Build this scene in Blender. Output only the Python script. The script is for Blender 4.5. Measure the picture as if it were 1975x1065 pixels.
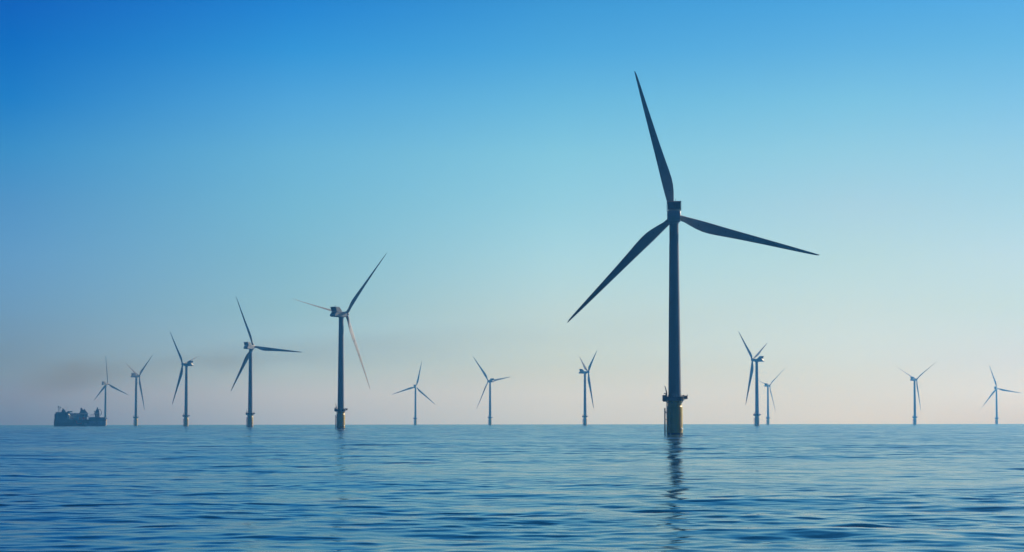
import bpy, math, random
import numpy as np
from mathutils import Vector, Matrix

for _o in list(bpy.data.objects):
    bpy.data.objects.remove(_o)
scene = bpy.context.scene
COL = scene.collection
R = math.radians
EARTH = 7.4e6            # effective earth radius: the sea really drops away towards the horizon

# ------------------------------------------------------------------ camera
FPX = 4663.0
CAM_H = 4.863
pitch = math.atan((813.254 - 532.5) / FPX)
cam_d = bpy.data.cameras.new('camera')
cam_d.sensor_width = 36.0
cam_d.lens = FPX * 36.0 / 1975.0
cam_d.clip_start = 0.5
cam_d.clip_end = 60000.0
cam = bpy.data.objects.new('camera', cam_d)
COL.objects.link(cam)
cam.matrix_world = (Matrix.Translation((0, 0, CAM_H)) @ Matrix.Rotation(math.pi / 2 + pitch, 4, 'X')
                    @ Matrix.Rotation(-0.00106, 4, 'Z'))
scene.camera = cam

# ------------------------------------------------------------------ light
SUN_AZ, SUN_EL = R(48.0), R(32.0)            # to the right of and beyond the turbines
sdir = Vector((math.sin(SUN_AZ) * math.cos(SUN_EL), math.cos(SUN_AZ) * math.cos(SUN_EL), math.sin(SUN_EL)))
sun_d = bpy.data.lights.new('sun', 'SUN')
sun_d.energy = 4.8
sun_d.angle = R(0.5)
sun_d.color = (1.0, 0.95, 0.87)
sun = bpy.data.objects.new('sun', sun_d)
COL.objects.link(sun)
sun.rotation_euler = (-sdir).to_track_quat('-Z', 'Y').to_euler()
sun.location = (0, 0, 300)

world = bpy.data.worlds.new('World')
scene.world = world
world.use_nodes = True
wt = world.node_tree
wt.nodes.clear()


def nd(t, kind, **kw):
    n = t.nodes.new(kind)
    for k, v in kw.items():
        setattr(n, k, v)
    return n


def mth(t, op, a, b=None, c=None, clamp=False):
    n = nd(t, 'ShaderNodeMath', operation=op, use_clamp=clamp)
    for i, v in enumerate((a, b, c)):
        if v is None:
            continue
        if isinstance(v, (int, float)):
            n.inputs[i].default_value = v
        else:
            t.links.new(v, n.inputs[i])
    return n.outputs[0]


sky = nd(wt, 'ShaderNodeTexSky', sky_type='NISHITA')
sky.sun_disc = False
sky.sun_elevation = SUN_EL
sky.sun_rotation = SUN_AZ
sky.altitude = 0
sky.air_density = 1.0
sky.dust_density = 1.0
sky.ozone_density = 2.0
tc = nd(wt, 'ShaderNodeTexCoord')
nrm = nd(wt, 'ShaderNodeVectorMath', operation='NORMALIZE')
wt.links.new(tc.outputs['Generated'], nrm.inputs[0])
sep = nd(wt, 'ShaderNodeSeparateXYZ')
wt.links.new(nrm.outputs[0], sep.inputs[0])
el = mth(wt, 'MULTIPLY', mth(wt, 'ARCSINE', sep.outputs[2]), 180 / math.pi)      # elevation in degrees
# azimuth distance from the sun, in degrees
hx = mth(wt, 'ADD', mth(wt, 'MULTIPLY', sep.outputs[0], math.sin(SUN_AZ)), mth(wt, 'MULTIPLY', sep.outputs[1], math.cos(SUN_AZ)))
hl = mth(wt, 'SQRT', mth(wt, 'ADD', mth(wt, 'MULTIPLY', sep.outputs[0], sep.outputs[0]),
                         mth(wt, 'ADD', mth(wt, 'MULTIPLY', sep.outputs[1], sep.outputs[1]), 1e-6)))
az = mth(wt, 'MULTIPLY', mth(wt, 'ARCCOSINE', mth(wt, 'DIVIDE', hx, hl)), 180 / math.pi)
# colour filters of this hazy polarised sky, multiplied onto the Nishita sky: for each distance
# in azimuth from the sun (degrees) a list of (elevation in degrees, rgb)
#GAINS0
FILTERS = [
    (36.3, [(0.00, (0.881, 1.028, 1.338)), (0.10, (0.881, 1.028, 1.338)), (0.65, (0.873, 1.126, 2.033)), (1.39, (0.732, 0.927, 1.575)), (2.62, (0.649, 0.850, 1.133)), (3.85, (0.629, 0.822, 1.073)), (5.08, (0.536, 0.780, 0.971)), (6.31, (0.459, 0.751, 0.937)), (7.54, (0.333, 0.688, 0.927)), (8.76, (0.221, 0.618, 0.901)), (9.81, (0.162, 0.552, 0.901)), (11.50, (0.075, 0.399, 0.712)), (14.00, (0.036, 0.238, 0.505)), (22.00, (0.013, 0.139, 0.325)), (45.00, (0.013, 0.130, 0.316)), (90.00, (0.024, 0.132, 0.345))]),
    (39.9, [(0.00, (1.027, 1.318, 2.162)), (0.10, (1.027, 1.318, 2.162)), (0.65, (0.905, 1.192, 2.052)), (1.39, (0.797, 1.065, 1.741)), (2.62, (0.713, 0.927, 1.264)), (3.85, (0.642, 0.872, 1.081)), (5.08, (0.582, 0.814, 1.019)), (6.31, (0.470, 0.802, 0.980)), (7.54, (0.339, 0.745, 0.959)), (8.76, (0.213, 0.628, 0.943)), (9.81, (0.141, 0.560, 0.930)), (11.50, (0.066, 0.388, 0.716)), (14.00, (0.029, 0.226, 0.478)), (22.00, (0.012, 0.127, 0.310)), (45.00, (0.012, 0.126, 0.300)), (90.00, (0.024, 0.133, 0.347))]),
    (46.9, [(0.00, (1.065, 1.527, 3.348)), (0.10, (1.065, 1.527, 3.348)), (0.65, (1.022, 1.423, 3.010)), (1.39, (0.814, 1.146, 1.894)), (2.62, (0.737, 1.011, 1.435)), (3.85, (0.627, 0.970, 1.310)), (5.08, (0.512, 0.903, 1.166)), (6.31, (0.425, 0.867, 1.091)), (7.54, (0.281, 0.756, 1.054)), (8.76, (0.156, 0.623, 1.023)), (9.81, (0.103, 0.536, 0.958)), (11.50, (0.042, 0.344, 0.668)), (14.00, (0.022, 0.195, 0.431)), (22.00, (0.010, 0.114, 0.286)), (45.00, (0.013, 0.114, 0.294)), (90.00, (0.024, 0.133, 0.348))]),
    (53.2, [(0.00, (0.842, 1.233, 3.448)), (0.10, (0.842, 1.233, 3.448)), (0.65, (0.863, 1.210, 3.059)), (1.39, (0.608, 1.000, 2.183)), (2.62, (0.451, 0.825, 1.394)), (3.85, (0.380, 0.767, 1.200)), (5.08, (0.335, 0.767, 1.142)), (6.31, (0.286, 0.747, 1.124)), (7.54, (0.183, 0.655, 1.128)), (8.76, (0.072, 0.534, 1.083)), (9.81, (0.033, 0.426, 1.016)), (11.50, (0.021, 0.269, 0.626)), (14.00, (0.014, 0.160, 0.415)), (22.00, (0.009, 0.103, 0.278)), (45.00, (0.012, 0.108, 0.271)), (90.00, (0.024, 0.133, 0.348))]),
    (59.7, [(0.00, (0.354, 0.458, 1.899)), (0.10, (0.354, 0.458, 1.899)), (0.65, (0.419, 0.525, 1.726)), (1.39, (0.330, 0.506, 1.263)), (2.62, (0.274, 0.553, 1.324)), (3.85, (0.233, 0.552, 1.228)), (5.08, (0.174, 0.508, 1.094)), (6.31, (0.095, 0.486, 1.054)), (7.54, (0.023, 0.377, 1.000)), (8.76, (0.002, 0.293, 0.924)), (9.81, (0.002, 0.231, 0.859)), (11.50, (0.008, 0.186, 0.553)), (14.00, (0.007, 0.116, 0.345)), (22.00, (0.008, 0.084, 0.225)), (45.00, (0.012, 0.090, 0.240)), (90.00, (0.024, 0.133, 0.347))]),
    (74.0, [(0.00, (0.008, 0.045, 0.171)), (5.00, (0.005, 0.027, 0.078)), (10.00, (0.006, 0.032, 0.076)), (30.00, (0.009, 0.050, 0.105)), (90.00, (0.024, 0.133, 0.348))]),
]
#GAINS1


def gain_ramp(stops):
    top = max(max(c) for _, c in stops)
    rp = nd(wt, 'ShaderNodeValToRGB')
    rp.color_ramp.interpolation = 'LINEAR'
    e = rp.color_ramp.elements
    while len(e) > 1:
        e.remove(e[-1])
    for i, (d, c) in enumerate(stops):
        s = e[0] if i == 0 else e.new(math.sqrt(max(d, 0) / 90.0))
        s.position = math.sqrt(max(d, 0) / 90.0)
        s.color = (c[0] / top, c[1] / top, c[2] / top, 1)
    pos = mth(wt, 'SQRT', mth(wt, 'MAXIMUM', mth(wt, 'DIVIDE', el, 90.0), 0.0))
    wt.links.new(pos, rp.inputs[0])
    m = nd(wt, 'ShaderNodeVectorMath', operation='SCALE')
    wt.links.new(rp.outputs[0], m.inputs[0])
    m.inputs['Scale'].default_value = top
    return m.outputs[0]


cur = gain_ramp(FILTERS[0][1])
for (a0, _), (a1, st_) in zip(FILTERS, FILTERS[1:]):
    mr = nd(wt, 'ShaderNodeMapRange', clamp=True, interpolation_type='LINEAR')
    mr.inputs['From Min'].default_value = a0
    mr.inputs['From Max'].default_value = a1
    wt.links.new(az, mr.inputs['Value'])
    mx = nd(wt, 'ShaderNodeMix', data_type='VECTOR')
    wt.links.new(mr.outputs[0], mx.inputs['Factor'])
    wt.links.new(cur, mx.inputs[4])
    wt.links.new(gain_ramp(st_), mx.inputs[5])
    cur = mx.outputs[1]
mul = nd(wt, 'ShaderNodeVectorMath', operation='MULTIPLY')
wt.links.new(sky.outputs[0], mul.inputs[0])
wt.links.new(cur, mul.inputs[1])
bg = nd(wt, 'ShaderNodeBackground')
bg.inputs['Strength'].default_value = 0.10
wt.links.new(mul.outputs[0], bg.inputs['Color'])
wo = nd(wt, 'ShaderNodeOutputWorld')
wt.links.new(bg.outputs[0], wo.inputs['Surface'])

scene.view_settings.view_transform = 'Standard'
scene.view_settings.look = 'None'
scene.view_settings.exposure = 0.0
scene.view_settings.gamma = 1.0
scene.cycles.max_bounces = 6
scene.cycles.volume_bounces = 0
scene.cycles.caustics_reflective = False

# ------------------------------------------------------------------ materials


def material(name, color, rough=0.5, metal=0.0, noise=0.0, nscale=1.0, spec=0.5, stretch=(1, 1, 1), tint=None):
    m = bpy.data.materials.new(name)
    m.use_nodes = True
    t = m.node_tree
    b = t.nodes['Principled BSDF']
    b.inputs['Base Color'].default_value = (*color, 1)
    b.inputs['Roughness'].default_value = rough
    b.inputs['Metallic'].default_value = metal
    b.inputs['Specular IOR Level'].default_value = spec
    if noise:
        co = nd(t, 'ShaderNodeTexCoord')
        mp = nd(t, 'ShaderNodeMapping')
        mp.inputs['Scale'].default_value = stretch
        t.links.new(co.outputs['Object'], mp.inputs[0])
        n = nd(t, 'ShaderNodeTexNoise')
        n.inputs['Scale'].default_value = nscale
        n.inputs['Detail'].default_value = 5
        t.links.new(mp.outputs[0], n.inputs['Vector'])
        r = nd(t, 'ShaderNodeMapRange')
        r.inputs['From Min'].default_value = 0.42
        r.inputs['From Max'].default_value = 0.68
        r.inputs['To Max'].default_value = noise
        t.links.new(n.outputs[0], r.inputs['Value'])
        x = nd(t, 'ShaderNodeMix', data_type='RGBA')
        x.inputs[6].default_value = (*color, 1)
        x.inputs[7].default_value = (*(tint or [c * 0.35 for c in color]), 1)
        t.links.new(r.outputs[0], x.inputs[0])
        t.links.new(x.outputs[2], b.inputs['Base Color'])
    return m


M = {
    'paint': material('turbine_grey_paint', (0.34, 0.35, 0.36), 0.55, noise=0.35, nscale=0.25, stretch=(1, 1, 0.12)),
    'blade': material('blade_gelcoat', (0.36, 0.37, 0.38), 0.55, noise=0.15, nscale=0.3),
    'nacelle': material('nacelle_fibreglass', (0.42, 0.43, 0.44), 0.5, noise=0.25, nscale=0.5),
    'cooler': material('radiator_core', (0.03, 0.032, 0.036), 0.6),
    'yellow': material('marine_yellow_paint', (0.85, 0.56, 0.01), 0.35, noise=0.3, nscale=0.6, stretch=(1, 1, 0.25), tint=(0.22, 0.15, 0.04)),
    'steel': material('galvanised_steel', (0.12, 0.125, 0.13), 0.55),
    'dark': material('dark_steel', (0.05, 0.055, 0.06), 0.6),
    'spot': material('lightning_receptor', (0.02, 0.02, 0.02), 0.5),
    'growth': material('tide_growth', (0.05, 0.055, 0.03), 0.8, noise=0.6, nscale=2.0),
    'plate': material('glint_plate_white', (0.85, 0.85, 0.8), 0.25),
    'hull': material('hull_navy_paint', (0.035, 0.05, 0.10), 0.5, noise=0.4, nscale=0.2),
    'hullgrey': material('hull_grey_blue_paint', (0.40, 0.46, 0.70), 0.5, noise=0.4, nscale=0.3),
    'shipwhite': material('ship_white_paint', (0.78, 0.77, 0.74), 0.4, noise=0.25, nscale=0.3),
    'shipgrey': material('ship_grey_paint', (0.42, 0.46, 0.55), 0.5, noise=0.3, nscale=0.3),
    'red': material('ship_red_paint', (0.85, 0.10, 0.08), 0.5),
    'glass': material('dark_window_glass', (0.02, 0.03, 0.04), 0.1),
}

# ------------------------------------------------------------------ mesh builder


class MB:
    def __init__(self):
        self.v, self.f, self.s = [], [], []

    def add(self, vs, fs, smooth=False):
        o = len(self.v)
        self.v += [tuple(p) for p in vs]
        self.f += [tuple(i + o for i in q) for q in fs]
        self.s += [smooth] * len(fs)
        return self

    def box(self, c, s, rz=0.0, bev=0.0):
        x, y, z = s[0] / 2, s[1] / 2, s[2] / 2
        b = min(bev, x * .9, y * .9)
        if b > 0:
            pl = [(-x + b, -y), (x - b, -y), (x, -y + b), (x, y - b), (x - b, y), (-x + b, y), (-x, y - b), (-x, -y + b)]
        else:
            pl = [(-x, -y), (x, -y), (x, y), (-x, y)]
        ca, sa = math.cos(rz), math.sin(rz)
        pl = [(c[0] + px * ca - py * sa, c[1] + px * sa + py * ca) for px, py in pl]
        return self.prism(pl, c[2] - z, c[2] + z)

    def wedge(self, c, s, rz=0.0, k=0.8):
        """box whose +x side leans back by k of its height"""
        x, y, z = s[0] / 2, s[1] / 2, s[2] / 2
        ca, sa = math.cos(rz), math.sin(rz)
        vs = []
        for px, py, pz in ((-x, -y, -z), (x, -y, -z), (x, y, -z), (-x, y, -z), (-x, -y, z), (x - k * 2 * z, -y, z), (x - k * 2 * z, y, z), (-x, y, z)):
            vs.append((c[0] + px * ca - py * sa, c[1] + px * sa + py * ca, c[2] + pz))
        return self.add(vs, [(3, 2, 1, 0), (4, 5, 6, 7), (0, 1, 5, 4), (1, 2, 6, 5), (2, 3, 7, 6), (3, 0, 4, 7)])

    def prism(self, pl, z0, z1):
        n = len(pl)
        vs = [(p[0], p[1], z0) for p in pl] + [(p[0], p[1], z1) for p in pl]
        fs = [tuple(reversed(range(n))), tuple(range(n, 2 * n))]
        fs += [(i, (i + 1) % n, n + (i + 1) % n, n + i) for i in range(n)]
        return self.add(vs, fs)

    def prism_x(self, prof, x0, x1, inset=None):
        """profile in (y, z), extruded along x"""
        n = len(prof)
        if sum(prof[i - 1][0] * prof[i][1] - prof[i][0] * prof[i - 1][1] for i in range(n)) < 0:
            prof = prof[::-1]
        vs = [(x0, p[0], p[1]) for p in prof] + [(x1, p[0], p[1]) for p in prof]
        fs = [tuple(reversed(range(n))), tuple(range(n, 2 * n))]
        fs += [(i, (i + 1) % n, n + (i + 1) % n, n + i) for i in range(n)]
        return self.add(vs, fs)

    def prism_y(self, prof, y0, y1):
        """profile in (x, z), extruded along y"""
        n = len(prof)
        if sum(prof[i - 1][0] * prof[i][1] - prof[i][0] * prof[i - 1][1] for i in range(n)) > 0:
            prof = prof[::-1]
        vs = [(p[0], y1, p[1]) for p in prof] + [(p[0], y0, p[1]) for p in prof]
        fs = [tuple(range(n)), tuple(reversed(range(n, 2 * n)))]
        fs += [((i + 1) % n, i, n + i, n + (i + 1) % n) for i in range(n)]
        return self.add(vs, fs)

    def loft(self, rings, cap=True, smooth=True):
        n = len(rings[0])
        vs = [p for r in rings for p in r]
        fs = []
        for k in range(len(rings) - 1):
            for i in range(n):
                j = (i + 1) % n
                fs.append((k * n + i, k * n + j, (k + 1) * n + j, (k + 1) * n + i))
        self.add(vs, fs, smooth)
        if cap:
            self.add(rings[0], [tuple(reversed(range(n)))])
            self.add(rings[-1], [tuple(range(n))])
        return self

    def lathe(self, prof, n=48, c=(0, 0, 0), smooth=True, cap=True):
        rings = [[(c[0] + r * math.cos(2 * math.pi * i / n), c[1] + r * math.sin(2 * math.pi * i / n), c[2] + z)
                  for i in range(n)] for r, z in prof]
        k0 = 0
        for k in range(1, len(prof)):
            last = k == len(prof) - 1
            if not last:
                d0 = Vector((prof[k][0] - prof[k - 1][0], prof[k][1] - prof[k - 1][1]))
                d1 = Vector((prof[k + 1][0] - prof[k][0], prof[k + 1][1] - prof[k][1]))
            if last or d0.angle(d1) > 0.45:
                self.loft(rings[k0:k + 1], False, smooth)
                k0 = k
        if cap:
            self.add(rings[0], [tuple(reversed(range(n)))])
            self.add(rings[-1], [tuple(range(n))])
        return self

    def tube(self, a, b, r, n=10, r2=None):
        a, b = Vector(a), Vector(b)
        d = (b - a).normalized()
        u = d.orthogonal().normalized()
        w = d.cross(u)
        r2 = r if r2 is None else r2
        return self.loft([[tuple(p + (u * math.cos(2 * math.pi * i / n) + w * math.sin(2 * math.pi * i / n)) * q)
                           for i in range(n)] for p, q in ((a, r), (b, r2))])

    def build(self, name, mat, parent=None, mw=None):
        me = bpy.data.meshes.new(name)
        me.from_pydata(self.v, [], self.f)
        me.polygons.foreach_set('use_smooth', self.s)
        me.materials.append(mat)
        me.update()
        o = bpy.data.objects.new(name, me)
        COL.objects.link(o)
        if parent is not None:
            o.parent = parent
        if mw is not None:
            o.matrix_local = mw
        return o


def thing(name, label, cat, loc=(0, 0, 0), group=None):
    o = bpy.data.objects.new(name, None)
    COL.objects.link(o)
    o.location = loc
    o.empty_display_size = 2
    o['label'] = label
    o['category'] = cat
    if group:
        o['group'] = group
    return o


# ------------------------------------------------------------------ sea
rng = np.random.default_rng(11)
NC = 200
lam = np.exp(rng.uniform(math.log(0.7), math.log(60.0), NC))
lam.sort()
dirs = rng.normal(0.0, R(38), NC) + math.pi / 2 + R(-12)
phase = rng.uniform(0, 2 * math.pi, NC)
# rms slope per component: mostly 2-12 m wavelets, little at both ends
sl = np.exp(-0.5 * ((np.log(lam) - math.log(3.3)) / 1.05) ** 2)
SLOPE = 0.038
sl *= SLOPE * math.sqrt(2) / math.sqrt((sl ** 2).sum())
# and a low, longer swell
sw = np.exp(-0.5 * ((np.log(lam) - math.log(19.0)) / 0.55) ** 2)
sw *= 0.016 * math.sqrt(2) / math.sqrt((sw ** 2).sum())
sl = np.sqrt(sl ** 2 + sw ** 2)
kx, ky = 2 * math.pi / lam * np.cos(dirs), 2 * math.pi / lam * np.sin(dirs)
amp = sl * lam / (2 * math.pi)


def wave_height(x, y, res):
    z = np.zeros_like(x)
    lost = np.zeros_like(x)
    # slow patches of rougher and calmer water
    pat = (1.0 + 0.28 * np.sin(x * 0.021 + 0.8 * np.sin(y * 0.013) + 1.0) * np.sin(y * 0.017 + 0.5 * np.sin(x * 0.03))
           + 0.22 * np.sin(x * 0.083 + 1.3 + 0.9 * np.sin(y * 0.047)) * np.sin(y * 0.069 + 0.4))
    for i in range(NC):
        fade = np.clip((lam[i] / (res * 1.8) - 0.6) / 0.8, 0, 1)
        lost += (1 - fade * fade) * sl[i] ** 2 / 2
        if not fade.any():
            continue
        ph = kx[i] * x + ky[i] * y + phase[i]
        # slightly peaked crests
        z += amp[i] * fade * (np.cos(ph) + 0.12 * np.cos(2 * ph))
    return z * pat, lost


MICRO = 0.006


def make_sea():
    rr = [0.0, 4.0]
    while rr[-1] < 48:
        rr.append(rr[-1] + max(0.5, rr[-1] * 0.02))
    while rr[-1] < 9350:
        rr.append(rr[-1] * (1.0030 if rr[-1] < 110 else 1.0017 if rr[-1] < 1500 else 1.0025 if rr[-1] < 3500 else 1.008))
    rr = np.array(rr)
    fine = np.arange(R(-14), R(14), 0.0011)
    side, s = [], fine[-1]
    st = 0.0012
    while s < math.pi - 0.03:
        st = min(st * 1.12, 0.05)
        s += st
        side.append(s)
    side = np.array(side[:-1])
    an = np.concatenate([-side[::-1], fine, side])
    nr, na = len(rr), len(an)
    A, RR = np.meshgrid(an, rr)
    x, y = RR * np.sin(A), RR * np.cos(A)
    dr = np.gradient(rr)[:, None] * np.ones((1, na))
    da = np.gradient(an)[None, :] * RR
    res = np.maximum(dr, da * 0.7)
    z, lost = wave_height(x, y, res)
    z = z - (x * x + y * y) / (2 * EARTH)
    co = np.stack([x, y, z], -1).reshape(-1, 3).astype(np.float32)
    i = np.arange(nr - 1)[:, None] * na + np.arange(na)[None, :]
    j = np.arange(nr - 1)[:, None] * na + (np.arange(na)[None, :] + 1) % na
    q = np.stack([i, j, j + na, i + na], -1).reshape(-1, 4).astype(np.int32)
    me = bpy.data.meshes.new('sea')
    me.vertices.add(len(co))
    me.vertices.foreach_set('co', co.ravel())
    me.loops.add(q.size)
    me.loops.foreach_set('vertex_index', q.ravel())
    me.polygons.add(len(q))
    me.polygons.foreach_set('loop_start', np.arange(0, q.size, 4, dtype=np.int32))
    me.polygons.foreach_set('loop_total', np.full(len(q), 4, dtype=np.int32))
    me.polygons.foreach_set('use_smooth', np.ones(len(q), dtype=bool))
    me.update(calc_edges=True)
    # ripples too small for the mesh go on as surface roughness
    at = me.attributes.new('ripple', 'FLOAT', 'POINT')
    at.data.foreach_set('value', np.sqrt(np.sqrt(lost * 0.45 + MICRO ** 2)).astype(np.float32).ravel())
    o = bpy.data.objects.new('sea', me)
    COL.objects.link(o)
    o['kind'] = 'structure'
    print('sea verts', len(co), 'normal z', me.polygons[len(q) // 2].normal.z)
    m = bpy.data.materials.new('sea_water')
    m.use_nodes = True
    t = m.node_tree
    b = t.nodes['Principled BSDF']
    ra = nd(t, 'ShaderNodeAttribute', attribute_name='ripple')
    gc = nd(t, 'ShaderNodeTexCoord')
    gn_ = nd(t, 'ShaderNodeTexNoise')
    gn_.inputs['Scale'].default_value = 0.032
    gn_.inputs['Detail'].default_value = 6
    gn_.inputs['Roughness'].default_value = 0.75
    t.links.new(gc.outputs['Object'], gn_.inputs['Vector'])
    gm = nd(t, 'ShaderNodeMapRange')
    gm.inputs['From Min'].default_value = 0.38
    gm.inputs['From Max'].default_value = 0.62
    gm.inputs['To Min'].default_value = 0.3
    gm.inputs['To Max'].default_value = 1.8
    t.links.new(gn_.outputs[0], gm.inputs['Value'])
    t.links.new(mth(t, 'MULTIPLY', ra.outputs['Fac'], gm.outputs[0]), b.inputs['Roughness'])
    b.inputs['IOR'].default_value = 1.333
    c = nd(t, 'ShaderNodeTexCoord')
    mp = nd(t, 'ShaderNodeMapping')
    mp.inputs['Scale'].default_value = (0.8, 1.0, 1.0)
    t.links.new(c.outputs['Object'], mp.inputs[0])
    n = nd(t, 'ShaderNodeTexNoise')
    n.inputs['Scale'].default_value = 1.6
    n.inputs['Detail'].default_value = 3
    n.inputs['Roughness'].default_value = 0.45
    t.links.new(mp.outputs[0], n.inputs['Vector'])
    bp = nd(t, 'ShaderNodeBump')
    bp.inputs['Strength'].default_value = 1.0
    bp.inputs['Distance'].default_value = 0.008
    t.links.new(n.outputs[0], bp.inputs['Height'])
    # wavelets of a few metres, taking over where the mesh is too coarse to carry them
    n2 = nd(t, 'ShaderNodeTexNoise')
    n2.inputs['Scale'].default_value = 0.28
    n2.inputs['Detail'].default_value = 3
    n2.inputs['Roughness'].default_value = 0.5
    t.links.new(mp.outputs[0], n2.inputs['Vector'])
    bp2 = nd(t, 'ShaderNodeBump')
    bp2.inputs['Distance'].default_value = 0.42
    bp2.inputs['Filter Width'].default_value = 0.012
    st2 = mth(t, 'MULTIPLY', mth(t, 'SUBTRACT', ra.outputs['Fac'], 0.085), 9.0, clamp=True)
    t.links.new(st2, bp2.inputs['Strength'])
    t.links.new(n2.outputs[0], bp2.inputs['Height'])
    t.links.new(bp2.outputs[0], bp.inputs['Normal'])
    # water body under a reflection that loses a little red, as through the polarised air light
    rough = b.inputs['Roughness'].links[0].from_socket
    df = nd(t, 'ShaderNodeBsdfDiffuse')
    df.inputs['Color'].default_value = (0.001, 0.034, 0.066, 1)
    gl = nd(t, 'ShaderNodeBsdfGlossy')
    gl.inputs['Color'].default_value = (0.67, 0.79, 0.85, 1)
    fr = nd(t, 'ShaderNodeFresnel')
    fr.inputs['IOR'].default_value = 1.333
    ms = nd(t, 'ShaderNodeMixShader')
    t.links.new(rough, gl.inputs['Roughness'])
    for q in (df, gl, fr):
        t.links.new(bp.outputs[0], q.inputs['Normal'])
    t.links.new(fr.outputs[0], ms.inputs[0])
    t.links.new(df.outputs[0], ms.inputs[1])
    t.links.new(gl.outputs[0], ms.inputs[2])
    t.links.new(ms.outputs[0], t.nodes['Material Output'].inputs['Surface'])
    t.nodes.remove(b)
    me.materials.append(m)
    return o


sea = make_sea()

# ------------------------------------------------------------------ haze


def make_haze():
    m = MB()
    m.prism([(-9600, -9600), (9600, -9600), (9600, 9600), (-9600, 9600)], -8.0, HAZE_TOP)
    mat = bpy.data.materials.new('haze_air')
    mat.use_nodes = True
    t = mat.node_tree
    t.nodes.clear()
    out = nd(t, 'ShaderNodeOutputMaterial')
    v = nd(t, 'ShaderNodeVolumePrincipled')
    v.inputs['Color'].default_value = (*HAZE_C, 1)
    v.inputs['Absorption Color'].default_value = (1, 1, 1, 1)
    v.inputs['Density'].default_value = HAZE_D
    v.inputs['Anisotropy'].default_value = HAZE_G
    t.links.new(v.outputs[0], out.inputs['Volume'])
    o = m.build('haze', mat)
    o['kind'] = 'stuff'
    return o


HAZE_TOP = 196.0
HAZE_D, HAZE_C, HAZE_G = 0.00018, (0.085, 0.41, 1.0), 0.62
make_haze()


def make_smoke():
    """thin exhaust plume drifting right and up from the ship, a soft-edged volume"""
    x0, x1, yc = -690.0, 560.0, 3360.0
    m = MB()
    rings = []
    for k in range(15):
        t_ = k / 14
        x = x0 + (x1 - x0) * t_
        zc, rz, ry = 56 + 102 * t_ ** 0.8, 34 - 2 * t_, 55 + 70 * t_
        rings.append([(x, yc + ry * math.cos(2 * math.pi * i / 20), zc + rz * math.sin(2 * math.pi * i / 20)) for i in range(20)])
    m.loft(rings)
    mat = bpy.data.materials.new('smoke_volume')
    mat.use_nodes = True
    t = mat.node_tree
    t.nodes.clear()
    out = nd(t, 'ShaderNodeOutputMaterial')
    v = nd(t, 'ShaderNodeVolumePrincipled')
    v.inputs['Color'].default_value = (0.38, 0.36, 0.31, 1)
    v.inputs['Anisotropy'].default_value = 0.2
    tc_ = nd(t, 'ShaderNodeNewGeometry')
    sp = nd(t, 'ShaderNodeSeparateXYZ')
    t.links.new(tc_.outputs['Position'], sp.inputs[0])
    u = mth(t, 'DIVIDE', mth(t, 'SUBTRACT', sp.outputs[0], x0), x1 - x0, clamp=True)
    zc = mth(t, 'MULTIPLY_ADD', mth(t, 'POWER', u, 0.8), 102.0, 56.0)
    dz = mth(t, 'DIVIDE', mth(t, 'SUBTRACT', sp.outputs[2], zc), mth(t, 'MULTIPLY_ADD', u, -2.0, 34.0))
    rr_ = mth(t, 'SUBTRACT', 1.0, mth(t, 'MULTIPLY', dz, dz), clamp=True)
    mp = nd(t, 'ShaderNodeMapping')
    mp.inputs['Scale'].default_value = (0.006, 0.01, 0.022)
    mp.inputs['Rotation'].default_value = (0, 0.09, 0)
    t.links.new(tc_.outputs['Position'], mp.inputs[0])
    n = nd(t, 'ShaderNodeTexNoise')
    n.inputs['Scale'].default_value = 1.0
    n.inputs['Detail'].default_value = 3
    t.links.new(mp.outputs[0], n.inputs['Vector'])
    nm = nd(t, 'ShaderNodeMapRange')
    nm.inputs['From Min'].default_value = 0.36
    nm.inputs['From Max'].default_value = 0.66
    t.links.new(n.outputs[0], nm.inputs['Value'])
    ends = mth(t, 'MULTIPLY', mth(t, 'MULTIPLY', u, 14.0, clamp=True), mth(t, 'POWER', mth(t, 'SUBTRACT', 1.0, u, clamp=True), 2.6))
    dn = mth(t, 'MULTIPLY', mth(t, 'MULTIPLY', mth(t, 'POWER', rr_, 1.3), nm.outputs[0]), mth(t, 'MULTIPLY', ends, SMOKE_D))
    t.links.new(dn, v.inputs['Density'])
    t.links.new(v.outputs[0], out.inputs['Volume'])
    o = m.build('smoke', mat)
    o['kind'] = 'stuff'
    mat.cycles.volume_step_rate = 0.8
    return o


SMOKE_D = 0.0066
make_smoke()

# ------------------------------------------------------------------ wind turbine
HUB_Z, ROTOR_R, OVERHANG, TILT = 80.12, 55.98, 5.27, 0.0803
DECK_Z = 12.7


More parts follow.
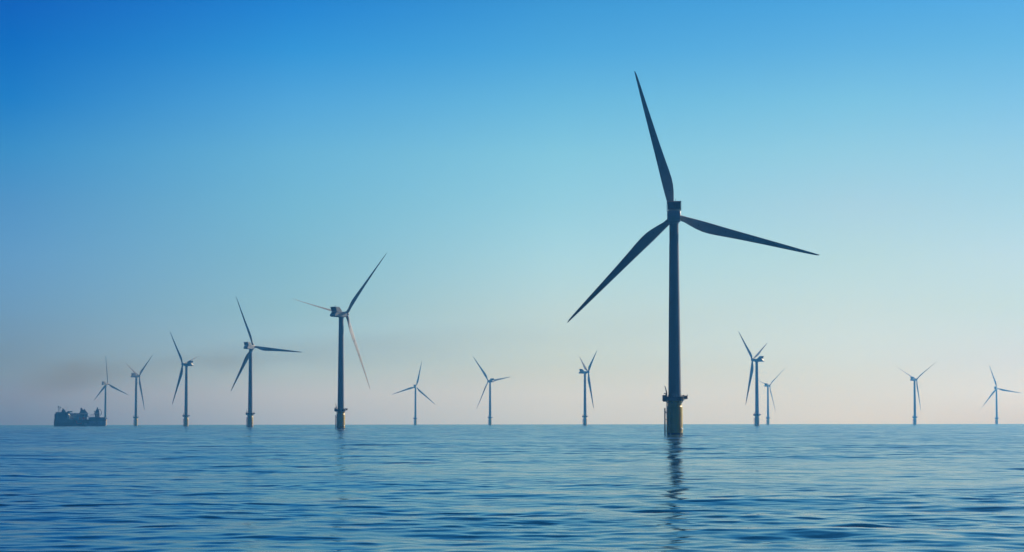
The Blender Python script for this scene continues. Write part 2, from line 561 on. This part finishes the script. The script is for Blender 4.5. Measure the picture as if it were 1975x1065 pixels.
def blade_mesh():
    """span along +X from the hub centre, leading edge towards +Z, upwind towards +Y"""
    st = [(1.2, 2.1, 2.1), (2.8, 2.1, 2.1), (4.2, 2.25, 1.9), (6.5, 2.9, 1.5), (9.0, 3.55, 1.15), (11.5, 3.95, .95), (14, 4.0, .8),
          (17, 3.75, .68), (21, 3.3, .56), (26, 2.85, .46), (31, 2.45, .38), (36, 2.08, .31), (41, 1.72, .25), (46, 1.35, .19),
          (50, 1.05, .14), (53, .78, .1), (54.8, .55, .07), (55.7, .3, .05), (ROTOR_R, .06, .02)]
    n = 20
    rings = []
    for r, ch, th in st:
        tw = R(13) * max(0, 1 - r / 50) ** 1.5 if r > 3 else R(12)
        round_ = max(0.0, min(1.0, (9.5 - r) / 6.5))
        le = 1.08 * (1 - r / ROTOR_R) ** 0.8 + 0.03
        le = le + 0.12 * math.exp(-((r - 12) / 6) ** 2)
        pre = 1.4 * (r / ROTOR_R) ** 2
        ring = []
        for i in range(n):
            a = 2 * math.pi * i / n
            # airfoil: u 0 at leading edge .. 1 at trailing edge
            u = 0.5 - 0.5 * math.cos(a)
            s = 1 if a < math.pi else -1
            foil = s * th * 2.6 * (0.2969 * math.sqrt(u) - 0.126 * u - 0.3516 * u * u + 0.2843 * u ** 3 - 0.1015 * u ** 4) * (0.75 if s < 0 else 1.1)
            circ = th / 2 * math.sin(a)
            t_ = foil * (1 - round_) + circ * round_
            z = le - u * ch
            ring.append((r, t_ * math.cos(tw) + z * math.sin(tw) * 0.6 + pre, z * math.cos(tw) - t_ * math.sin(tw)))
        rings.append(ring[::-1])
    m = MB()
    m.loft(rings)
    return m


def receptor_mesh(r, zz, yy):
    m = MB()
    pre = 1.4 * (r / ROTOR_R) ** 2
    m.tube((r, pre + yy - .35, zz), (r, pre + yy + .12, zz), 0.19, 10)
    return m


def copy_tree(o, parent=None, skip=()):
    c = o.copy()
    COL.objects.link(c)
    if parent is not None:
        c.parent = parent
    for ch in list(o.children):
        if ch.name.split('.')[0] not in skip:
            copy_tree(ch, c, skip)
    return c


def make_turbine():
    t = thing('wind_turbine', '', 'wind turbine')
    # transition piece: yellow tube standing in the sea
    m = MB()
    m.lathe([(2.86, -6), (2.86, 0.5), (2.84, 10.2), (2.60, 10.6), (2.60, 12.4), (2.72, 12.4), (2.72, 12.66)], 64)
    for z in (3.6, 7.2):
        m.lathe([(2.87, z), (2.93, z + .03), (2.93, z + .12), (2.87, z + .15)], 64, cap=False)
    tp = m.build('transition_piece', M['yellow'], t)
    MB().lathe([(2.90, -5.9), (2.90, 0.35), (2.875, 0.75)], 64, cap=False).build('tide_band', M['growth'], tp)
    m = MB()
    m.wedge((2.5, -1.55, 2.35), (1.0, 1.0, .62), -.5, 1.15)  # made-up white wedge, tilted sunward to imitate a bright glint on the base
    m.build('glint_plate', M['plate'], tp)
    # tower
    m = MB()
    m.lathe([(2.46, 12.68), (2.46, 12.95), (2.40, 12.95), (2.38, 14), (2.22, 28), (2.235, 28), (2.235, 28.2), (2.215, 28.2),
             (1.98, 50), (1.995, 50), (1.995, 50.2), (1.97, 50.2), (1.76, 69.5), (1.70, 70.5), (1.68, 78.0)], 72)
    tw = m.build('tower', M['paint'], t)
    m = MB()
    m.box((-0.6, -2.42, 14.1), (0.95, 0.16, 2.2), bev=.05)
    m.build('entrance_door', M['nacelle'], tw)
    # work platform
    deck = [(-4.4, -2.6), (-3.4, -3.7), (2.2, -3.7), (3.0, -2.9), (3.0, 2.9), (2.2, 3.7), (-3.4, 3.7), (-4.4, 2.6)]
    m = MB()
    m.prism(deck, DECK_Z - .28, DECK_Z + .16)
    for i in range(8):
        a = 2 * math.pi * (i + .5) / 8
        ca, sa = math.cos(a), math.sin(a)
        m.tube((2.6 * ca, 2.6 * sa, 11.6), (3.1 * ca - .4 * (ca < 0), 3.3 * sa, DECK_Z - .26), .13)
    m.prism([(-4.3, -.5), (-2.7, -.5), (-2.7, .5), (-4.3, .5)], DECK_Z - .6, DECK_Z - .29)
    pf = m.build('work_platform', M['dark'], t)
    m = MB()
    n = len(deck)
    for i in range(n):
        a, b = Vector((*deck[i], 0)) * .985, Vector((*deck[(i + 1) % n], 0)) * .985
        k = max(1, round((b - a).length / 1.1))
        for j in range(k):
            p = a.lerp(b, j / k)
            m.tube((p.x, p.y, DECK_Z + .1), (p.x, p.y, DECK_Z + 1.8), .04, 6)
        for z in (.75, 1.3, 1.78):
            m.tube((a.x, a.y, DECK_Z + z), (b.x, b.y, DECK_Z + z), .035, 6)
        d = (b - a).normalized()
        nn = Vector((d.y, -d.x, 0)) * .02
        for z0, z1 in (((.16, 1.75) if i in (0, 6, 7) else (.16, 1.2)),):
            m.add([a + nn + Vector((0, 0, DECK_Z + z0)), b + nn + Vector((0, 0, DECK_Z + z0)), b + nn + Vector((0, 0, DECK_Z + z1)),
                   a + nn + Vector((0, 0, DECK_Z + z1)), a - nn + Vector((0, 0, DECK_Z + z0)), b - nn + Vector((0, 0, DECK_Z + z0)),
                   b - nn + Vector((0, 0, DECK_Z + z1)), a - nn + Vector((0, 0, DECK_Z + z1))],
                  [(0, 1, 2, 3), (7, 6, 5, 4), (3, 2, 6, 7), (1, 0, 4, 5), (0, 3, 7, 4), (2, 1, 5, 6)])
    m.build('railing', M['dark'], pf)
    # side basket on a bracket
    m = MB()
    m.box((3.35, 0, DECK_Z + .1), (.9, .5, .2))
    m.box((3.95, 0, DECK_Z + .38), (1.25, 1.8, .1))
    for sx in (-1, 1):
        m.box((3.95 + sx * .62, 0, DECK_Z + 1.2), (.1, 1.8, 1.55))
        m.box((3.95, sx * .87, DECK_Z + 1.0), (1.15, .07, 1.1))
    for z in (1.25, 1.5, 1.78):
        for sy in (-1, 1):
            m.tube((3.3, sy * .87, DECK_Z + z), (4.65, sy * .87, DECK_Z + z), .045, 6)
    m.tube((4.55, 0, DECK_Z + 1.7), (4.75, 0, DECK_Z + 2.0), .07, 6)
    m.build('side_basket', M['steel'], pf)
    # davit crane
    m = MB()
    m.lathe([(.26, 0), (.24, 1.6), (.34, 1.6), (.34, 2.0), (.2, 2.1)], 16, (-3.15, -1.2, DECK_Z + .16))
    m.box((-3.5, -1.2, DECK_Z + 2.35), (1.15, .45, .34), bev=.05)
    dv = m.build('davit_crane', M['steel'], t)
    m = MB()
    m.tube((-3.05, -1.2, DECK_Z + 2.3), (-3.2, -1.2, DECK_Z + 3.4), .26, 10, .22)
    m.tube((-3.2, -1.2, DECK_Z + 3.35), (-3.66, -1.2, DECK_Z + 5.0), .21, 10, .13)
    m.tube((-3.66, -1.2, DECK_Z + 4.95), (-3.8, -1.2, DECK_Z + 5.1), .12, 8, .1)
    m.build('jib', M['steel'], dv)
    # boat landing
    m = MB()
    for sy in (-.85, .85):
        m.tube((-3.66, sy, -4), (-3.66, sy, 9.8), .2, 12)
        for z in (1.4, 5.55, 8.1):
            m.tube((-3.66, sy, z), (-2.6, sy * .6, z), .12, 8)
        m.tube((-3.66, sy, 8.7), (-2.6, sy * .6, 7.6), .1, 8)
    bl = m.build('boat_landing', M['steel'], t)
    m = MB()
    for sy in (-.25, .25):
        m.tube((-3.0, sy, -2), (-3.0, sy, DECK_Z - .3), .08, 8)
    for k in range(44):
        m.tube((-2.98, -.25, -1 + k * .3), (-2.98, .25, -1 + k * .3), .025, 6)
    for z in (11.3, 8.4, 5.6, 2.8):
        m.box((-2.8, 0, z), (.42, .6, .12))
    m.build('ladder', M['steel'], bl)
    m = MB()
    for a in (200, 235, 305):
        x, y = 3.03 * math.cos(R(a)), 3.03 * math.sin(R(a))
        m.tube((x, y, -4), (x, y, 11.9), .09, 8)
    m.build('cable_tube', M['yellow'], tp)
    # nacelle (local frame: +Y to the rotor, Z up from hub height)
    prof = [(3.2, -1.75), (3.6, -1.2), (3.6, 1.25), (3.1, 1.6), (-7.2, 1.6), (-7.75, 1.15), (-9.4, -.8), (-9.3, -1.5), (-8.7, -2.05), (-1.9, -2.2), (2.0, -2.15)]
    m = MB()
    rings = []
    W = 2.45
    for x, sc in ((-W, .80), (-W + .22, .93), (-W + .7, 1.0), (W - .7, 1.0), (W - .22, .93), (W, .80)):
        cy_, cz_ = -2.8, -.25
        rings.append([(x, cy_ + (p[0] - cy_) * (1 - (1 - sc) * .28), cz_ + (p[1] - cz_) * sc) for p in prof])
    m.loft(rings, smooth=False)
    m.lathe([(1.75, -2.9), (1.9, -2.0), (1.9, -1.6)], 40)
    nac = m.build('nacelle', M['nacelle'], t)
    m = MB()
    side = [(-1.4, 1.58), (-4.7, 4.72), (-8.2, 4.86), (-8.3, 4.6), (-7.35, 1.58)]
    for x in (-2.62, 2.40):
        m.prism_x(side, x, x + .22)
    m.prism_x([(-4.7, 4.62), (-8.2, 4.76), (-8.2, 4.9), (-4.75, 4.78)], -2.615, 2.615)
    m.prism_x([(-7.4, 1.62), (-7.5, 2.1), (-7.36, 2.1), (-7.26, 1.62)], -2.33, 2.33)
    m.build('cooler_housing', M['nacelle'], nac)
    m = MB()
    m.prism_x([(-7.36, 2.12), (-7.95, 4.6), (-7.55, 4.6), (-6.96, 2.12)], -2.32, 2.32)
    for k in range(8):
        x = -2.32 + 4.64 * (k + .5) / 8
        m.prism_x([(-7.5, 2.12), (-8.12, 4.6), (-7.9, 4.6), (-7.3, 2.12)], x - .05, x + .05)
    rad = m.build('radiator', M['cooler'], nac)
    for k in (3, 4, 5, 6):
        x = -2.32 + 4.64 * (k + .95) / 8
        MB().prism_x([(-7.62, 2.3), (-8.22, 4.45), (-8.12, 4.45), (-7.5, 2.3)], x - .07, x + .07).build('fin', M['steel'], rad)
    m = MB()
    m.tube((-.35, -6.3, 4.7), (-.35, -6.3, 6.1), .05, 6)
    m.tube((.5, -6.3, 4.7), (.5, -6.3, 5.7), .05, 6)
    m.box((.5, -6.3, 5.75), (.5, .08, .08))
    m.build('wind_vane', M['steel'], nac)
    # hub (local frame: +Y along the tilted rotor axis, origin at hub centre)
    m = MB()
    rings = []
    for y, r in ((-1.9, 1.45), (-1.6, 1.62), (0.0, 1.72), (1.0, 1.62), (1.7, 1.25), (2.15, .7), (2.32, .08)):
        rings.append([(r * math.cos(2 * math.pi * i / 40), y, -r * math.sin(2 * math.pi * i / 40)) for i in range(40)])
    m.loft(rings)
    hub = m.build('rotor_hub', M['nacelle'], t)
    bm = blade_mesh()
    bl0 = bm.build('blade', M['blade'], t)
    for q in ((9.6, -1.0, -0.42), (20, -0.9, -0.28), (30.6, -0.65, -0.2)):
        receptor_mesh(*q).build('lightning_receptor', M['spot'], bl0)
    for k in (1, 2):
        copy_tree(bl0, t)
    return t


def kids(o, name):
    return [c for c in o.children if c.name.split('.')[0] == name]


def set_turbine(t, D, brg, psi, theta, bp, label):
    t.location = (D * math.sin(brg), D * math.cos(brg), -D * D / (2 * EARTH))
    yaw = Matrix.Rotation(-psi, 4, 'Z')
    kids(t, 'nacelle')[0].matrix_local = Matrix.Translation((0, 0, HUB_Z)) @ yaw
    ax = Matrix.Translation((0, 0, HUB_Z)) @ yaw @ Matrix.Rotation(TILT, 4, 'X') @ Matrix.Translation((0, OVERHANG, 0))
    kids(t, 'rotor_hub')[0].matrix_local = ax
    for k, b in enumerate(kids(t, 'blade')):
        b.matrix_local = (ax @ Matrix.Rotation(-(theta + k * 2 * math.pi / 3), 4, 'Y')
                          @ Matrix.Rotation(0.052, 4, 'Z') @ Matrix.Rotation(-bp, 4, 'X'))
    t['label'] = label
    t['group'] = 'offshore wind turbines standing in the sea'


FINE = ('lightning_receptor', 'glint_plate', 'cable_tube', 'fin', 'ladder', 'entrance_door', 'wind_vane', 'tide_band')
SPOTS = [   # distance, bearing, yaw, rotor angle, blade pitch
    (886.8, 0.0671, 3.26, 104.96, 4, 'largest and nearest wind turbine, its dark rotor seen from behind above a yellow base'),
    (1692.1, -0.0706, 38.3, 48.5, 90, 'second largest wind turbine, on a yellow base, hub right of its tower'),
    (2438.3, -0.1077, 28.9, 113.95, 18, 'third largest wind turbine, one blade level right, left of the second largest'),
    (3169.2, -0.1338, -70.6, 14.39, 96, 'wind turbine left of the third largest, its rotor left of its tower'),
    (3969.0, -0.1541, 53.6, 37.26, 90, 'hazy wind turbine nearly side-on, second from the ship'),
    (4758.5, -0.1664, 36.3, 96.6, 12, 'hazy wind turbine behind the stern of the ship, one blade straight up'),
    (5146.5, -0.0399, 8.77, 77.32, 8, 'small pale wind turbine facing away, next to the right of the second largest'),
    (4420.6, -0.0091, -37.6, 8.71, 15, 'pale wind turbine mid picture, one blade pointing right past its nacelle'),
    (3658.1, 0.0301, 75.56, 35.44, 88, 'side-on wind turbine just left of the largest one, nacelle to the left'),
    (2968.1, 0.1008, -62.3, 24.79, 92, 'mid blue wind turbine right of the largest, overlapping a paler one behind'),
    (5026.6, 0.1053, 45.15, 41.52, 88, 'pale wind turbine overlapped by the bluer one in front of it'),
    (4370.0, 0.1648, 50.4, 34.7, 88, 'pale wind turbine second from the right edge with two raised blades'),
    (5571.5, 0.1975, 28.4, 108.81, 10, 'faintest wind turbine, farthest right, nearly lost in the haze'),
]
proto = make_turbine()
for i, (D, b, psi, th, bp, lab) in enumerate(SPOTS):
    tt = proto if i == 0 else copy_tree(proto, None, () if D < 2500 else FINE)
    set_turbine(tt, D, b, R(psi), R(th), R(bp), lab)

# ------------------------------------------------------------------ ship


def make_ship():
    """bow to -X, waterline at z=0; profile coordinates u,v are metres along and up"""
    D, brg = 3300.0, -math.atan((987.5 - 155.5) / FPX)
    s = thing('work_ship', 'dark blue work ship with a high block at its left end, by the leftmost turbine', 'ship',
              (D * math.sin(brg), D * math.cos(brg), -D * D / (2 * EARTH)))
    s.rotation_euler = (0, 0, R(8))

    def plan(x0, x1, hb, bow=0.0, zoff=0.0):
        p = [(x1, -hb), (x1, hb)]
        if bow:
            for k in range(7):
                a = math.pi / 2 * k / 6
                p.append((x0 + bow * (1 - math.sin(a)), hb * math.cos(a)))
            for k in range(5, -1, -1):
                a = math.pi / 2 * k / 6
                p.append((x0 + bow * (1 - math.sin(a)), -hb * math.cos(a)))
        else:
            p += [(x0, hb), (x0, -hb)]
        return p
    L = 34.6
    m = MB()
    rings = []
    for z, x0, hb in ((-3, -33.0, 8.2), (0, -34.4, 8.9), (4.5, -34.6, 9.2), (9.0, -34.2, 9.3)):
        rings.append([(p[0], p[1], z) for p in plan(x0, 12.0, hb, 9)])
    m.loft(rings, smooth=False)
    hull = m.build('hull', M['hull'], s)
    m = MB()
    rings = []
    for z, x1 in ((-3, 33.0), (0, 34.2), (6.9, 34.6)):
        rings.append([(p[0], p[1], z) for p in ((12.03, -9.3), (x1, -8.6), (x1, 8.6), (12.03, 9.3))])
    m.loft(rings, smooth=False)
    m.build('stern_hull', M['hullgrey'], hull)
    for x, w in ((19.5, 3.2), (24.0, 1.4), (28.5, 3.6)):
        MB().box((x, -9.15, 5.9), (w, .3, .7)).build('white_marking', M['shipwhite'], hull)
    MB().box((7.8, -9.36, 2.9), (4.6, .12, 1.5)).build('white_marking', M['shipwhite'], hull)
    m = MB()
    m.prism_y([(-6.2, 7.4), (-3.8, 7.4), (-2.4, 4.4), (3.0, 4.4), (3.0, 3.3), (-4.2, 3.3)], -9.45, -9.31)
    m.build('red_stripe', M['red'], hull)
    # stern deck bulwark
    m = MB()
    m.box((22.8, 0, 9.4), (21.5, 17.6, 5.0), bev=.5)
    m.box((33.8, 0, 8.7), (2.0, 12, 3.0), bev=.4)
    m.build('aft_deckhouse', M['hull'], s)
    m = MB()
    m.box((20.0, -6, 12.2), (13.0, .3, .4))
    for k in range(7):
        m.tube((14.2 + 1.9 * k, -6, 11.9), (14.2 + 1.9 * k, -6, 15.2 + (k % 3) * .8), .22, 6)
    m.tube((13.5, -6, 15.0), (26, -6, 18.2), .28, 6)
    m.build('deck_gantry', M['shipgrey'], s)
    # forward block
    m = MB()
    m.prism([(p[0], p[1]) for p in plan(-33.8, -16.2, 8.6, 6)], 9.0, 16.6)
    m.prism([(p[0], p[1]) for p in plan(-32.4, -13.5, 7.6, 4)], 16.62, 18.9)
    fb = m.build('forward_block', M['hull'], s)
    for k in range(6):
        MB().box((-28.0 + k * 2.0, -8.62, 14.6), (1.2, .2, .8)).build('window', M['glass'], fb)
    # mid block with white house fronts
    m = MB()
    m.box((-3.4, 5.6, 12.85), (25.5, 5.0, 7.7), bev=.4)
    m.box((-7.6, 5.6, 17.1), (15, 4, .8))
    m.box((-3.4, -1.0, 9.9), (25.0, 8.0, 1.8), bev=.3)
    m.tube((-15.8, -8.9, 9.0), (-8.8, -8.9, 15.2), .2, 6)
    mid = m.build('mid_deckhouse', M['shipgrey'], s)
    m = MB()
    for z in (10.3, 12.9, 15.5):
        m.wedge((-15.0, -7.4, z), (4.4, 3.6, 2.6), -.42, .7)
    m.prism_y([(-14.0, 13.3), (-10.6, 17.3), (-11.6, 17.8), (-15.2, 13.9)], -9.3, -8.6)
    m.build('white_housing', M['shipwhite'], s)
    for z in (9.8, 12.3, 14.8):
        MB().wedge((-5.6, -7.4, z + 1.9), (4.4 - (z > 14) * .8, 3.4, 1.8), -.45, .9).build('white_cabin', M['shipwhite'], s)
    for x, w, h in ((-.2, .8, 3.4), (5.0, 1.3, 3.8)):
        MB().box((x, -8.35, 9.0 + h / 2), (w, .9, h)).build('red_locker', M['red'], s)
    for x, w, h in ((2.4, 1.4, 2.6), (8.8, 1.5, 5.5), (11.8, 1.1, 5.0)):
        MB().box((x, -8.35, 9.0 + h / 2), (w, .9, h)).build('grey_locker', M['shipgrey'], s)
    # funnel, masts
    m = MB()
    m.prism_y([(-24.6, 18.9), (-24.2, 21.4), (-22.6, 22.2), (-21.8, 23.6), (-20.9, 22.2), (-19.6, 21.2), (-18.9, 18.9)], -2.5, 2.5)
    m.tube((-22.9, 0, 21.8), (-22.9, 0, 24.2), .45, 10)
    m.build('funnel', M['hull'], s)
    m = MB()
    m.tube((-28.8, 0, 18.9), (-28.6, 0, 26.5), .35, 8, .25)
    m.tube((-26.4, 0, 18.9), (-27.0, 0, 25.4), .3, 8, .2)
    m.lathe([(.1, -1.1), (.9, -.8), (1.2, 0), (.9, .8), (.1, 1.1)], 16, (-28.6, 0, 26.0))
    m.lathe([(.1, -.8), (.7, -.5), (.85, 0), (.6, .6), (.1, .8)], 16, (-26.0, 0, 25.0))
    m.tube((-28.6, 0, 26.8), (-28.5, 0, 28.2), .1, 6)
    m.tube((-25.9, 0, 25.4), (-25.8, 0, 27.8), .1, 6)
    m.tube((-29.4, 0, 23.2), (-25.6, 0, 23.2), .15, 6)
    m.build('radar_mast', M['hull'], s)
    m = MB()
    m.tube((-18.4, 0, 17.5), (-18.3, 0, 26.0), .22, 8, .15)
    m.tube((-20.0, 0, 25.8), (-16.7, 0, 25.8), .18, 6)
    m.tube((-10.0, 0, 17.5), (-10.0, 0, 24.6), .2, 8, .12)
    m.build('antenna_mast', M['shipgrey'], s)
    m = MB()
    m.box((-13.6, 0, 19.4), (6.4, 7, 1.6), bev=.3)
    m.box((-14.0, 0, 18.3), (1.6, 3, 1.4))
    m.build('radar_platform', M['hull'], s)
    # midship crane
    m = MB()
    m.prism_y([(-1.5, 16.9), (-.2, 18.6), (.4, 21.0), (.6, 24.3), (1.6, 24.9), (2.7, 24.2), (3.2, 22.6), (4.6, 21.4), (5.3, 23.4), (6.2, 23.0), (7.6, 20.6),
               (9.4, 18.4), (11.4, 16.9)], -3, 3)
    m.tube((2.0, -3.4, 24), (7.6, -3.4, 17.2), .35, 8)
    m.build('midship_crane', M['hull'], s)
    m = MB()
    m.box((5.0, 3.0, 14.4), (10.5, 6.5, 4.6))
    m.build('crane_pedestal', M['hull'], s)
    # stern crane
    m = MB()
    m.prism_y([(19.9, 11.9), (19.2, 15.8), (18.6, 17.4), (20.3, 18.6), (20.9, 21.6), (22.0, 22.6), (22.3, 25.2), (23.4, 25.4), (23.8, 22.8), (25.2, 20.8),
               (25.6, 17.6), (25.9, 11.9)], -2.6, 2.6)
    m.tube((23.3, 0, 22.0), (26.8, 0, 22.8), .4, 8)
    m.tube((26.6, 0, 22.6), (28.4, 0, 19.0), .35, 8)
    m.tube((28.4, 0, 19.2), (28.0, 0, 15.4), .45, 8)
    m.tube((28.0, 0, 15.6), (25.6, 0, 14.0), .3, 8)
    m.box((19.3, 0, 19.6), (1.8, 1.4, 1.6))
    m.build('stern_crane', M['hull'], s)
    return s


make_ship()
